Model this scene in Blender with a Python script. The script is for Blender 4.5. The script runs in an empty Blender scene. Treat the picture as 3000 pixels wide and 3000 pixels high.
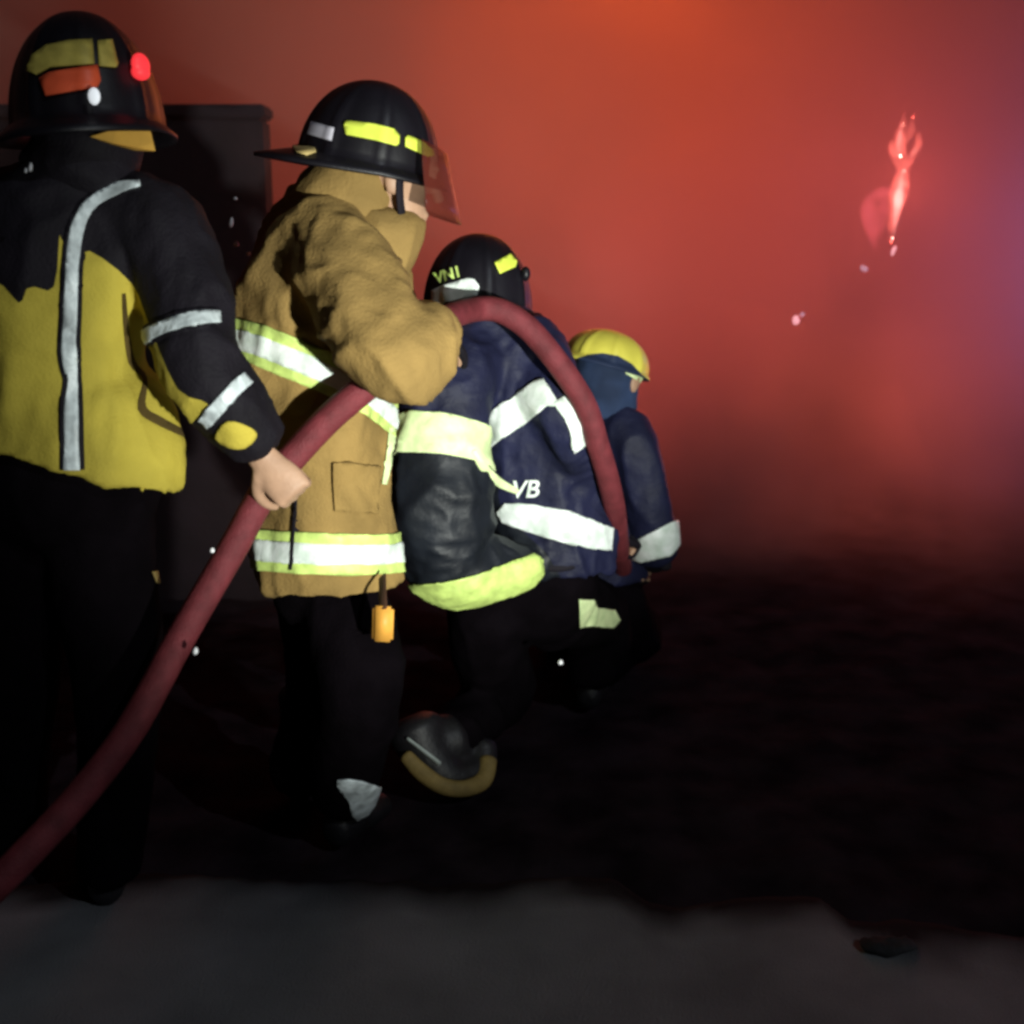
import bpy, bmesh, math, random
from mathutils import Vector, Matrix, noise
from mathutils.bvhtree import BVHTree
random.seed(7)
S = bpy.context.scene
COL = S.collection

# ---------------------------------------------------------------- camera geometry (photo is 3000 x 3000)
F = 3621.0
PITCH = math.radians(13.0)
HC = 1.45
CAM = Vector((0, 0, HC))
RT = Vector((1, 0, 0)); UP = Vector((0, math.sin(PITCH), math.cos(PITCH))); FW = Vector((0, math.cos(PITCH), -math.sin(PITCH)))

def ray(px, py):
    return (RT * ((px - 1500) / F) + UP * ((1500 - py) / F) + FW)
def P(px, py, d):
    r = ray(px, py)
    return CAM + r * (d / r.y)
def W(px, d, z):
    t = d * math.cos(PITCH) + (HC - z) * math.sin(PITCH)
    return Vector(((px - 1500) / F * t, d, z))
def to_px(v):
    r = v - CAM
    t = r.dot(FW)
    return (1500 + F * r.dot(RT) / t, 1500 - F * r.dot(UP) / t)
def G(px, py):
    r = ray(px, py)
    return CAM + r * (-HC / r.z)

# ---------------------------------------------------------------- materials
def mat(name, col, rough=0.8, var=0.25, scale=12.0, bump=0.0, bscale=200.0, spec=0.3, metal=0.0, sheen=0.0, coat=0.0, col2=None):
    m = bpy.data.materials.new(name); m.use_nodes = True
    nt = m.node_tree; b = nt.nodes['Principled BSDF']
    tc = nt.nodes.new('ShaderNodeTexCoord')
    n = nt.nodes.new('ShaderNodeTexNoise'); n.inputs['Scale'].default_value = scale; n.inputs['Detail'].default_value = 6
    nt.links.new(tc.outputs['Object'], n.inputs['Vector'])
    r = nt.nodes.new('ShaderNodeValToRGB')
    lo = tuple(c * (1 - var) for c in col) if col2 is None else col2
    hi = tuple(min(1, c * (1 + var)) for c in col) if col2 is None else col
    r.color_ramp.elements[0].position = .32; r.color_ramp.elements[1].position = .68
    r.color_ramp.elements[0].color = (*lo, 1); r.color_ramp.elements[1].color = (*hi, 1)
    nt.links.new(n.outputs['Fac'], r.inputs['Fac']); nt.links.new(r.outputs['Color'], b.inputs['Base Color'])
    b.inputs['Roughness'].default_value = rough; b.inputs['Metallic'].default_value = metal
    b.inputs['Specular IOR Level'].default_value = spec
    b.inputs['Sheen Weight'].default_value = sheen; b.inputs['Coat Weight'].default_value = coat
    if bump:
        n2 = nt.nodes.new('ShaderNodeTexNoise'); n2.inputs['Scale'].default_value = bscale; n2.inputs['Detail'].default_value = 4
        nt.links.new(tc.outputs['Object'], n2.inputs['Vector'])
        bp = nt.nodes.new('ShaderNodeBump'); bp.inputs['Strength'].default_value = bump; bp.inputs['Distance'].default_value = .01
        nt.links.new(n2.outputs['Fac'], bp.inputs['Height']); nt.links.new(bp.outputs['Normal'], b.inputs['Normal'])
    return m
def glow(name, col, st):
    m = bpy.data.materials.new(name); m.use_nodes = True
    nt = m.node_tree; b = nt.nodes['Principled BSDF']
    b.inputs['Base Color'].default_value = (*col, 1)
    b.inputs['Emission Color'].default_value = (*col, 1); b.inputs['Emission Strength'].default_value = st
    return m

M = dict(
    yellow=mat('yellow_canvas', (.47, .375, .05), .85, .16, 7, .25, 160),
    black=mat('black_canvas', (.008, .0062, .010), .75, .25, 9, .3, 140, .2),
    trouser=mat('black_trouser_cloth', (.0035, .0025, .0035), 1.0, .3, 9, .3, 140, .02),
    tan=mat('tan_bunker_canvas', (.27, .172, .056), .9, .22, 7, .3, 150, .2),
    navy=mat('wet_navy_canvas', (.011, .0125, .038), .6, .35, 8, .25, 60, .25),
    ink=mat('wet_black_canvas', (.008, .010, .015), .52, .35, 8, .2, 45, .3),
    silver=mat('silver_tape', (.56, .62, .64), .4, .4, 28, .25, 90, .5),
    white=mat('white_reflective_tape', (.78, .90, .80), .45, .22, 26, .15, 90, .5),
    lime=mat('lime_reflective_tape', (.58, .74, .20), .5, .25, 26, .15, 90, .4),
    limepale=mat('pale_lime_reflective_tape', (.72, .90, .44), .5, .22, 26, .15, 90, .4),
    hose=mat('red_hose_jacket', (.15, .026, .032), .6, .25, 25, .4, 260, .25),
    skin=mat('skin', (.42, .25, .16), .55, .1, 30, .1, 120, .4),
    shell=mat('black_helmet_shell', (.006, .005, .008), .42, .3, 12, .05, 80, .4),
    shell_y=mat('yellow_helmet_shell', (.70, .62, .09), .4, .1, 12, .05, 80, .4),
    hyel=mat('yellow_helmet_sticker', (.52, .42, .09), .5, .25, 30, 0, 1, .3),
    hlime=mat('lime_helmet_sticker', (.72, .82, .10), .45, .08, 30),
    orange=mat('orange_helmet_sticker', (.95, .13, .05), .45, .12, 30),
    flap=mat('ochre_neck_flap', (.52, .29, .05), .8, .2, 12),
    tag=mat('orange_plastic_tag', (.75, .36, .06), .5, .15, 25),
    boot=mat('black_boot_rubber', (.011, .010, .012), .5, .3, 12, .2, 90, .35),
    sole=mat('yellow_boot_trim', (.19, .13, .04), .7, .25, 20, .2, 90),
    grey=mat('grey_reflective_tape', (.34, .38, .36), .5, .2, 40),
    metal=mat('steel_buckle', (.6, .58, .58), .3, .1, 40, metal=.8),
    drop=mat('water', (.92, .92, .95), .35, .03, 4, spec=.8),
)
m = bpy.data.materials.new('clear_visor'); m.use_nodes = True
b = m.node_tree.nodes['Principled BSDF']
b.inputs['Base Color'].default_value = (.16, .03, .02, 1); b.inputs['Roughness'].default_value = .3
b.inputs['Alpha'].default_value = .5
M['visor'] = m
M['redlamp'] = glow('red_tail_lamp', (1.0, .04, .05), .75)
M['whitelamp'] = glow('white_tail_lamp', (.9, .95, 1.0), .6)

# ---------------------------------------------------------------- mesh helpers
def link(name, me, material=None, parent=None):
    o = bpy.data.objects.new(name, me); COL.objects.link(o)
    if material is not None and me is not None:
        me.materials.clear(); me.materials.append(material)
    if parent is not None: o.parent = parent
    return o
def tag(o, label, cat, group=None, kind=None):
    if label: o['label'] = label
    if cat: o['category'] = cat
    if group: o['group'] = group
    if kind: o['kind'] = kind
    return o
def to_mesh(bm, name='m', smooth=True):
    bmesh.ops.recalc_face_normals(bm, faces=bm.faces[:])
    me = bpy.data.meshes.new(name); bm.to_mesh(me); bm.free()
    if smooth: me.polygons.foreach_set('use_smooth', [True] * len(me.polygons))
    return me

def spline(ch, n=6):
    """Catmull-Rom through tuples (Vector, r1, r2)"""
    out = []
    N = len(ch)
    for i in range(N - 1):
        a = ch[max(i - 1, 0)]; b_ = ch[i]; c = ch[i + 1]; d = ch[min(i + 2, N - 1)]
        for k in range(n):
            t = k / n
            def cr(p0, p1, p2, p3):
                return 0.5 * ((2 * p1) + (p2 - p0) * t + (2 * p0 - 5 * p1 + 4 * p2 - p3) * t * t + (3 * p1 - p0 - 3 * p2 + p3) * t ** 3)
            out.append(tuple(cr(a[j], b_[j], c[j], d[j]) for j in range(3)))
    out.append(ch[-1])
    return out

def loft(bm, chain, u=None, seg=22, round_ends=True, n=6, start=True):
    ch = [(c[0], c[1], c[2] if len(c) > 2 else c[1]) for c in chain]
    pts = spline(ch, n)
    if round_ends:
        T0 = (pts[0][0] - pts[1][0]).normalized(); T1 = (pts[-1][0] - pts[-2][0]).normalized()
        pre = [(pts[0][0] + T0 * pts[0][2] * .42, pts[0][1] * .45, pts[0][2] * .45), (pts[0][0] + T0 * pts[0][2] * .25, pts[0][1] * .8, pts[0][2] * .8)]
        post = [(pts[-1][0] + T1 * pts[-1][2] * .25, pts[-1][1] * .8, pts[-1][2] * .8), (pts[-1][0] + T1 * pts[-1][2] * .42, pts[-1][1] * .45, pts[-1][2] * .45)]
        pts = (pre if start else []) + pts + post
    prev = None; rings = []
    side = Vector(u) if u is not None else None
    for i, (p, r1, r2) in enumerate(pts):
        T = (pts[min(i + 1, len(pts) - 1)][0] - pts[max(i - 1, 0)][0]).normalized()
        if side is None:
            side = T.orthogonal().normalized()
        s = (side - T * side.dot(T))
        if s.length < 1e-4: s = T.orthogonal()
        s.normalize()
        if u is None: side = s
        v = T.cross(s).normalized()
        rings.append([bm.verts.new(p + s * (r1 * math.cos(2 * math.pi * k / seg)) + v * (r2 * math.sin(2 * math.pi * k / seg))) for k in range(seg)])
    for A, B in zip(rings, rings[1:]):
        for k in range(seg):
            bm.faces.new((A[k], A[(k + 1) % seg], B[(k + 1) % seg], B[k]))
    bm.faces.new(rings[0][::-1]); bm.faces.new(rings[-1])

def ellipsoid(bm, c, axes, seg=20):
    """axes: three Vectors = half axes"""
    mtx = Matrix((axes[0], axes[1], axes[2])).transposed().to_4x4(); mtx.translation = c
    bmesh.ops.create_uvsphere(bm, u_segments=seg, v_segments=seg // 2, radius=1.0, matrix=mtx)

def bake(bm, voxel=.011, iters=5):
    bmesh.ops.recalc_face_normals(bm, faces=bm.faces[:])
    me = bpy.data.meshes.new('t'); bm.to_mesh(me); bm.free()
    o = bpy.data.objects.new('t', me); COL.objects.link(o)
    r = o.modifiers.new('r', 'REMESH'); r.mode = 'VOXEL'; r.voxel_size = voxel; r.adaptivity = 0
    if iters:
        s = o.modifiers.new('s', 'SMOOTH'); s.factor = .5; s.iterations = iters
    bpy.context.view_layer.update()
    dg = bpy.context.evaluated_depsgraph_get()
    me2 = bpy.data.meshes.new_from_object(o.evaluated_get(dg))
    bpy.data.objects.remove(o); bpy.data.meshes.remove(me)
    me2.polygons.foreach_set('use_smooth', [True] * len(me2.polygons))
    return me2

def wrinkle(me, amp=.012, freq=6.0, stretch=(1, 1, .45), fine=.003, seed=0.0, sm=1):
    """cloth folds: ridged noise pushed along the vertex normals"""
    nor = [v.normal.copy() for v in me.vertices]
    off = Vector((seed * 3.1, seed * 1.7, seed * 5.3))
    for v, n in zip(me.vertices, nor):
        q = Vector((v.co.x * stretch[0], v.co.y * stretch[1], v.co.z * stretch[2]))
        e = q * 3.0 + off
        w = Vector((noise.noise(e), noise.noise(e + Vector((7.3, 0, 0))), noise.noise(e + Vector((0, 9.1, 0))))) * .12
        r = 1 - abs(noise.noise((q + w) * freq + off)) * 2.2
        big = noise.noise((q + w) * freq * .55 + off * 2)
        f = noise.noise(v.co * 30 + off)
        v.co += n * (amp * (max(r, 0) ** 2 * .8 - .35) + amp * .7 * big + fine * f)
    me.update()

def inpoly(x, y, poly):
    c = False; n = len(poly); j = n - 1
    for i in range(n):
        xi, yi = poly[i]; xj, yj = poly[j]
        if (yi > y) != (yj > y) and x < (xj - xi) * (y - yi) / (yj - yi) + xi: c = not c
        j = i
    return c

def curve_px(pts, n=5, closed=True):
    """smooth a px polygon"""
    out = []; N = len(pts)
    for i in range(N if closed else N - 1):
        p = [Vector(pts[(i + k) % N]) if closed else Vector(pts[min(max(i + k, 0), N - 1)]) for k in (-1, 0, 1, 2)]
        for k in range(n):
            t = k / n
            q = .5 * ((2 * p[1]) + (p[2] - p[0]) * t + (2 * p[0] - 5 * p[1] + 4 * p[2] - p[3]) * t * t + (3 * p[1] - p[0] - 3 * p[2] + p[3]) * t ** 3)
            out.append((q.x, q.y))
    if not closed: out.append(tuple(pts[-1]))
    return out

def cut_poly(bm, poly):
    xs = [p[0] for p in poly]; ys = [p[1] for p in poly]
    for i in range(len(poly)):
        a, b2 = poly[i], poly[(i + 1) % len(poly)]
        if (Vector(a) - Vector(b2)).length < 1: continue
        nrm = ray(*a).cross(ray(*b2)).normalized()
        ax0, ax1 = min(a[0], b2[0]) - 25, max(a[0], b2[0]) + 25
        ay0, ay1 = min(a[1], b2[1]) - 25, max(a[1], b2[1]) + 25
        fs = []
        for f in bm.faces:
            x, y = to_px(f.calc_center_median())
            if ax0 <= x <= ax1 and ay0 <= y <= ay1: fs.append(f)
        if not fs: continue
        geom = list({e for f in fs for e in f.edges}) + list({v for f in fs for v in f.verts}) + fs
        bmesh.ops.bisect_plane(bm, geom=geom, plane_co=CAM, plane_no=nrm)

def bvh_of(me):
    return BVHTree.FromPolygons([v.co for v in me.vertices], [tuple(p.vertices) for p in me.polygons])

def paint(me, regions):
    """garment panels cut from other cloth: list of (polygon, slot)"""
    bm = bmesh.new(); bm.from_mesh(me)
    for poly, slot in regions: cut_poly(bm, poly)
    for f in bm.faces:
        x, y = to_px(f.calc_center_median())
        for poly, slot in regions:
            if inpoly(x, y, poly): f.material_index = slot
    bm.to_mesh(me); bm.free()
    me.polygons.foreach_set('use_smooth', [True] * len(me.polygons))

def patch(src, poly, name, material, parent, lift=.003, thick=.003, label=None, both=False):
    """a sewn-on piece that follows the garment or shell below it"""
    me = src.data; bvh = bvh_of(me)
    bm = bmesh.new(); bm.from_mesh(me)
    nor = {}
    xs = [p[0] for p in poly]; ys = [p[1] for p in poly]
    dele = [f for f in bm.faces if not (min(xs) - 60 < to_px(f.calc_center_median())[0] < max(xs) + 60 and min(ys) - 60 < to_px(f.calc_center_median())[1] < max(ys) + 60)]
    bmesh.ops.delete(bm, geom=dele, context='FACES')
    bm.normal_update()
    back = []
    for f in bm.faces:
        c = f.calc_center_median()
        if f.normal.dot(c - CAM) > 0: back.append(f); continue
        h = bvh.ray_cast(CAM, (c - CAM).normalized())
        if h[0] is None or abs(h[3] - (c - CAM).length) > .03: back.append(f)
    bmesh.ops.delete(bm, geom=back, context='FACES')
    cut_poly(bm, poly)
    out = [f for f in bm.faces if not inpoly(*to_px(f.calc_center_median()), poly)]
    bmesh.ops.delete(bm, geom=out, context='FACES')
    return _finish_patch(bm, bvh, name, material, parent, lift, thick, label)

def _finish_patch(bm, bvh, name, material, parent, lift, thick, label):
    for f in bm.faces: f.material_index = 0
    bmesh.ops.remove_doubles(bm, verts=bm.verts[:], dist=.0004)
    todo = set(bm.faces); best = []
    while todo:
        comp = [todo.pop()]; i = 0
        while i < len(comp):
            for e_ in comp[i].edges:
                for g in e_.link_faces:
                    if g in todo: todo.discard(g); comp.append(g)
            i += 1
        if sum(f.calc_area() for f in comp) > sum(f.calc_area() for f in best): best = comp
    keep_ = set(best)
    bmesh.ops.delete(bm, geom=[f for f in bm.faces if f not in keep_], context='FACES')
    bm.normal_update()
    for v in bm.verts:
        v.co += v.normal * lift
    ext = bmesh.ops.extrude_face_region(bm, geom=bm.faces[:])
    nv = [g for g in ext['geom'] if isinstance(g, bmesh.types.BMVert)]
    bm.normal_update()
    ns = {v: v.normal.copy() for v in nv}
    for v in nv: v.co += ns[v] * thick
    todo = set(bm.verts); best = []
    while todo:
        comp = [todo.pop()]; i = 0
        while i < len(comp):
            for e_ in comp[i].link_edges:
                o_ = e_.other_vert(comp[i])
                if o_ in todo: todo.discard(o_); comp.append(o_)
            i += 1
        if len(comp) > len(best): best = comp
    keep_ = set(best)
    bmesh.ops.delete(bm, geom=[v for v in bm.verts if v not in keep_], context='VERTS')
    me = bpy.data.meshes.new(name); bm.to_mesh(me); bm.free()
    me.polygons.foreach_set('use_smooth', [True] * len(me.polygons))
    o = link(name, me, material, parent)
    if label: o['label'] = label
    return o

def band(src, pxs, width, name, material, parent, lift=.003, thick=.003, shift=0.0, label=None, maxr=.5):
    """a tape that runs the whole way round a sleeve or coat: plane through three points of the cloth"""
    me = src.data; bvh = bvh_of(me)
    hits = []
    for p in pxs:
        h = bvh.ray_cast(CAM, ray(*p).normalized())
        if h[0] is None: print('BAND MISS', name, p); return None
        hits.append(h[0])
    n = (hits[1] - hits[0]).cross(hits[2] - hits[0])
    if len(pxs) > 3: pass
    n.normalize()
    c = hits[1] + n * shift
    bm = bmesh.new(); bm.from_mesh(me)
    dele = [f for f in bm.faces if abs((f.calc_center_median() - c).dot(n)) > width / 2 + .04 or (f.calc_center_median() - c).length > maxr]
    bmesh.ops.delete(bm, geom=dele, context='FACES')
    for s in (-1, 1):
        bmesh.ops.bisect_plane(bm, geom=bm.faces[:] + bm.edges[:] + bm.verts[:], plane_co=c + n * (s * width / 2), plane_no=n)
    dele = [f for f in bm.faces if abs((f.calc_center_median() - c).dot(n)) > width / 2]
    bmesh.ops.delete(bm, geom=dele, context='FACES')
    if not bm.faces: print('BAND EMPTY', name); bm.free(); return None
    seed = min(bm.faces, key=lambda f: (f.calc_center_median() - c).length)
    keep = {seed}; st = [seed]
    while st:
        f = st.pop()
        for e in f.edges:
            for g in e.link_faces:
                if g not in keep: keep.add(g); st.append(g)
    bmesh.ops.delete(bm, geom=[f for f in bm.faces if f not in keep], context='FACES')
    return _finish_patch(bm, bvh, name, material, parent, lift, thick, label)

def ribbon(src, pts, half, name, material, parent):
    """a flat strap lying over the folds of the cloth"""
    bvh = bvh_of(src.data); ch = []
    for (x, y), h in zip(pts, half):
        hit = bvh.ray_cast(CAM, ray(x, y).normalized())[0]
        ch.append([hit - ray(x, y).normalized() * .008, h * hit.y / F])
    ds = [(p - CAM).length for p, h in ch]
    for i in range(1, len(ch) - 1):
        d = min(ds[i], (ds[i - 1] + ds[i + 1]) / 2)
        ch[i][0] = CAM + (ch[i][0] - CAM).normalized() * d
    bm = bmesh.new(); loft(bm, [(p, .004, h) for p, h in ch], u=(0, -1, .2), seg=14)
    return link(name, to_mesh(bm), material, parent)

def set_origin(root, loc):
    loc = Vector(loc)
    if root.data: root.data.transform(Matrix.Translation(-loc))
    root.location = loc
    for c in root.children: c.location = -loc

# ---------------------------------------------------------------- people
def frame(f, up):
    f = Vector(f).normalized(); up = Vector(up); up = (up - f * up.dot(f)).normalized()
    return f, up.cross(f).normalized(), up          # forward, left, up

def head(bm, c, fwd, up):
    f, l, u = frame(fwd, up)
    ellipsoid(bm, c + u * .02, (f * .098, l * .077, u * .105))
    ellipsoid(bm, c + f * .028 - u * .065, (f * .062, l * .058, u * .058))
    loft(bm, [(c + f * .092 + u * .01, .008), (c + f * .108 - u * .022, .012), (c + f * .115 - u * .035, .013)], seg=10)
    ellipsoid(bm, c + f * .088 - u * .068, (f * .012, l * .026, u * .007), 12)
    ellipsoid(bm, c + f * .086 - u * .080, (f * .012, l * .022, u * .007), 12)
    for s in (-1, 1):
        ellipsoid(bm, c + l * (.079 * s) - u * .012 - f * .005, (f * .022, l * .010, u * .034), 12)
        ellipsoid(bm, c + f * .083 + l * (.032 * s) + u * .008, (f * .012, l * .014, u * .009), 12)
        ellipsoid(bm, c + f * .082 + l * (.034 * s) + u * .028, (f * .014, l * .022, u * .006), 12)

def hand(bm, wrist, fdir, back, curl, s=1.0, thumb_side=1, r=.0092):
    """five-fingered hand: fdir = from wrist to knuckles, back = out of the back of the hand, curl = bend per joint in degrees"""
    f, l, u = frame(fdir, back)
    l = l * thumb_side
    k = wrist + f * (.092 * s)
    loft(bm, [(wrist - f * .03, .027 * s, .021 * s), (wrist + f * (.02 * s), .033 * s, .019 * s), (wrist + f * (.06 * s), .042 * s, .017 * s), (k, .041 * s, .014 * s)], u=l, seg=14)
    for i, (off, ln) in enumerate(((.031, .076), (.0105, .085), (-.0105, .080), (-.031, .063))):
        p = k + l * (off * s) - f * (.016 * s); a = math.radians(curl * .25); ch = [(p, r * s)]
        p = k + l * (off * s); ch.append((p, r * s))
        for j, fr in enumerate((.46, .30, .24)):
            a += math.radians(curl * (1, 1, .8)[j] * (1 + .05 * i))
            d = f * math.cos(a) - u * math.sin(a)
            p = p + d * (ln * fr * s); ch.append((p, r * s * (1 - .1 * (j + 1))))
        loft(bm, ch, seg=10, n=3)
    p = wrist + f * (.022 * s) + l * (.026 * s)
    t1 = p + (f * .6 + l * .7 - u * .35).normalized() * (.042 * s)
    t2 = t1 + (f * .8 + l * .15 - u * .6).normalized() * (.034 * s)
    t3 = t2 + (f * .65 - l * .25 - u * .75).normalized() * (.027 * s)
    loft(bm, [(p, .015 * s), (t1, .0125 * s), (t2, .011 * s), (t3, .009 * s)], seg=10, n=3)

def thin(ch, k):
    return [(c[0], c[1] * k, (c[2] if len(c) > 2 else c[1]) * k) for c in ch]

def garment(name, parts, material, parent, voxel=.011, iters=5, wr=None):
    bm = bmesh.new()
    for ch, u in parts: loft(bm, ch, u, start=u is None)
    me = bake(bm, voxel, iters)
    if wr: wrinkle(me, **wr)
    return link(name, me, material, parent)

def boot(parent, heel, toe, up=(0, 0, 1), material=None, h=.24, mats=None):
    """rubber boot standing from heel to toe"""
    bm = bmesh.new(); f = (toe - heel).normalized(); up = Vector(up)
    L = (toe - heel).length
    loft(bm, [(heel + up * .05 + f * .0, .040, .048), (heel + up * .048 + f * .08, .043, .046), (heel + up * .042 + f * (L * .62), .050, .040), (heel + up * .034 + f * (L * .95), .040, .030)], u=f.cross(up))
    loft(bm, [(heel + up * .05 + f * .05, .05), (heel + up * .14 + f * .05, .056), (heel + up * h + f * .055, .066)])
    o = link('boot', bake(bm, .009, 4), M['boot'], parent)
    return o

def make_person(name, label, P_, parts, trousers, head_c, fwd, up, hands):
    bm = bmesh.new()
    head(bm, head_c, fwd, up)
    f, l, u = frame(fwd, up)
    for ch, uu in parts: loft(bm, thin(ch, .70 if uu is None else .60), uu)
    for ch, uu in trousers: loft(bm, thin(ch, .68), uu)
    torso_top = parts[0][0][-1][0]
    loft(bm, [(torso_top - Vector((0, 0, .12)), .065), (torso_top, .058), (head_c - u * .05 - f * .01, .055)])
    for h in hands: hand(bm, **h)
    o = link('person', bake(bm, .0058, 2), M['skin'])
    tag(o, label, 'person', 'firefighters working the hose line')
    return o

def helmet(parent, c, fwd, up, a, b_, hgt, brim, drop, material, ridge=.008):
    """c = middle of the rim; brim = (front, side, rear) widths"""
    f, l, u = frame(fwd, up)
    bm = bmesh.new(); N = 72; rings = []
    prof = []
    for k in range(19):
        t = math.radians(90 - 90 * k / 18)
        prof.append((math.cos(t) ** .92, math.sin(t) ** 1.0))
    for (rr, hh) in prof[1:]:
        ring = []
        for i in range(N):
            ph = 2 * math.pi * i / N
            rid = 1 + ridge / b_ * (max(0, math.cos(8 * ph)) ** 6) * (1 - hh * .3) * min(1, rr * 1.5)
            ring.append(bm.verts.new(c + f * (a * rr * rid * math.cos(ph)) + l * (b_ * rr * rid * math.sin(ph)) + u * (hgt * hh)))
        rings.append(ring)
    top = bm.verts.new(c + u * hgt)
    for i in range(N): bm.faces.new((top, rings[0][i], rings[0][(i + 1) % N]))
    def bw(ph):
        cs = math.cos(ph)
        return brim[1] + (brim[0] - brim[1]) * max(0, cs) ** 2 + (brim[2] - brim[1]) * max(0, -cs) ** 2.5
    for st, dz in ((.35, .25), (.75, .7), (1.0, 1.0), (.98, 1.06), (.5, .75), (.0, .35)):
        ring = []
        for i in range(N):
            ph = 2 * math.pi * i / N; w_ = bw(ph)
            dd = drop * (.6 + .4 * max(0, -math.cos(ph)))
            under = .006 if dz in (1.06, .75, .35) else 0
            rr = (1 + 0) ; base = -.012 if st == 0 else 0
            ring.append(bm.verts.new(c + f * ((a + base + w_ * st) * math.cos(ph)) + l * ((b_ + base + w_ * st) * math.sin(ph)) - u * (dd * dz + under)))
        rings.append(ring)
    for A, B in zip(rings, rings[1:]):
        for i in range(N): bm.faces.new((A[i], A[(i + 1) % N], B[(i + 1) % N], B[i]))
    # inner lining closes the shell
    inner = []
    for k in range(1, 7):
        t = k / 6
        inner.append([bm.verts.new(c + f * ((a - .012) * math.cos(2 * math.pi * i / N) * math.cos(t * 1.45)) + l * ((b_ - .012) * math.sin(2 * math.pi * i / N) * math.cos(t * 1.45)) + u * ((hgt - .012) * math.sin(t * 1.45))) for i in range(N)])
    prev = rings[-1]
    for R in inner:
        for i in range(N): bm.faces.new((prev[i], prev[(i + 1) % N], R[(i + 1) % N], R[i]))
        prev = R
    bm.faces.new(prev)
    return link('helmet', to_mesh(bm), material, parent)

def gloves(parent, hands):
    for h in hands:
        bm = bmesh.new(); hand(bm, **{**h, 's': 1.1, 'r': .0105})
        link('glove', bake(bm, .006, 2), M['black'], parent)
def dist_leg(*pts): return [(p, r) for p, r in pts]

# ======================================================= firefighter A: yellow and black coat, back to us
uA = (1, -.08, 0)
A_torso = ([(P(196, 1330, 2.44), .243, .17), (P(203, 1270, 2.44), .233, .165), (P(150, 1150, 2.44), .205, .15), (P(145, 980, 2.44), .195, .145), (P(160, 820, 2.44), .20, .14), (P(185, 680, 2.44), .205, .125), (P(215, 590, 2.44), .16, .105), (P(235, 520, 2.44), .09, .085), (P(250, 455, 2.44), .078, .078)], uA)
A_armR = ([(P(350, 640, 2.44), .09), (P(475, 690, 2.42), .09), (P(535, 830, 2.38), .088), (P(560, 960, 2.34), .083), (P(595, 1085, 2.30), .078), (P(680, 1200, 2.31), .072), (P(745, 1300, 2.345), .058)], None)
A_armL = ([(P(60, 640, 2.46), .09), (P(-70, 700, 2.46), .088), (P(-130, 880, 2.48), .083), (P(-150, 1060, 2.52), .078), (P(-90, 1220, 2.68), .068), (P(-40, 1290, 2.80), .056)], None)
A_legs = [([(P(185, 1235, 2.44), .17, .125), (P(190, 1330, 2.44), .185, .14), (P(190, 1420, 2.44), .19, .145), (P(190, 1520, 2.45), .17, .13)], uA),
          ([(W(280, 2.45, .86), .115), (W(330, 2.40, .62), .098), (W(345, 2.36, .48), .088), (W(330, 2.42, .25), .078), (W(320, 2.46, .09), .072)], None),
          ([(W(90, 2.47, .86), .115), (W(60, 2.49, .62), .098), (W(50, 2.48, .48), .088), (W(40, 2.54, .25), .078), (W(35, 2.58, .09), .072)], None)]
hoseA = (P(683, 1605, 2.36) - P(870, 1325, 2.43)).normalized()
A_hands = [dict(wrist=P(768, 1338, 2.35), fdir=P(860, 1445, 2.345) - P(768, 1338, 2.35), back=Vector((-.1, -1, .25)), curl=62, thumb_side=-1),
           dict(wrist=P(-20, 1300, 2.86), fdir=(.5, .85, -.2), back=(0, 0, 1), curl=25, thumb_side=-1)]
pA = make_person('person', 'firefighter in yellow and black coat seen from behind, hand on the red hose', None, [A_torso, A_armR, A_armL], A_legs, P(262, 360, 2.45), (.4, .9, -.05), (-.10, 0, 1), A_hands)
jA = garment('jacket', [A_torso, A_armR, A_armL], M['yellow'], pA, wr=dict(amp=.016, freq=6.5, seed=1), iters=4)
wrinkle(jA.data, amp=.006, freq=12, seed=46, stretch=(1.3, 1.3, .6), fine=.001)
jA.data.materials.append(M['black'])
sleeve_poly = curve_px([(180, 430), (470, 430), (640, 520), (760, 760), (760, 1000), (830, 1200), (850, 1420), (700, 1400), (570, 1330), (555, 1250), (610, 1185), (520, 1140), (440, 960), (385, 830), (262, 735), (215, 760), (150, 610)], 3)
left_poly = [(-500, 400), (160, 430), (185, 500), (190, 560), (178, 640), (172, 720), (168, 790), (158, 840), (140, 852), (100, 840), (78, 846), (66, 880), (54, 888), (36, 868), (10, 838), (-30, 815), (-500, 820)]
paint(jA.data, [(sleeve_poly, 1), (left_poly, 1)])
garment('trousers', A_legs, M['trouser'], pA, wr=dict(amp=.010, freq=6, seed=2))
boot(pA, W(315, 2.44, 0), W(350, 2.70, 0)); boot(pA, W(32, 2.56, 0), W(60, 2.82, 0))
# tapes
def stripe_px(pts, w):
    """polygon around a centre line"""
    c = curve_px(pts, 4, closed=False); L = []; R = []
    ws = w if isinstance(w, (list, tuple)) else [w] * len(pts)
    for i, p in enumerate(c):
        a = Vector(c[max(i - 1, 0)]); b2 = Vector(c[min(i + 1, len(c) - 1)])
        t = (b2 - a).normalized(); nn = Vector((-t.y, t.x))
        k = min(i / 4, len(ws) - 1); wi = ws[int(k)] + (ws[min(int(k) + 1, len(ws) - 1)] - ws[int(k)]) * (k - int(k))
        L.append(tuple(Vector(p) + nn * wi / 2)); R.append(tuple(Vector(p) - nn * wi / 2))
    return L + R[::-1]
vs = [(212, 1375), (210, 1200), (212, 1110), (203, 1030), (208, 900), (212, 800), (225, 680), (262, 605), (340, 558), (410, 542)]
vb = patch(jA, stripe_px(vs, [74, 70, 56, 70, 66, 64, 66, 58, 50, 30]), 'tape_backing', M['black'], jA, .002, .002)
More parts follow.
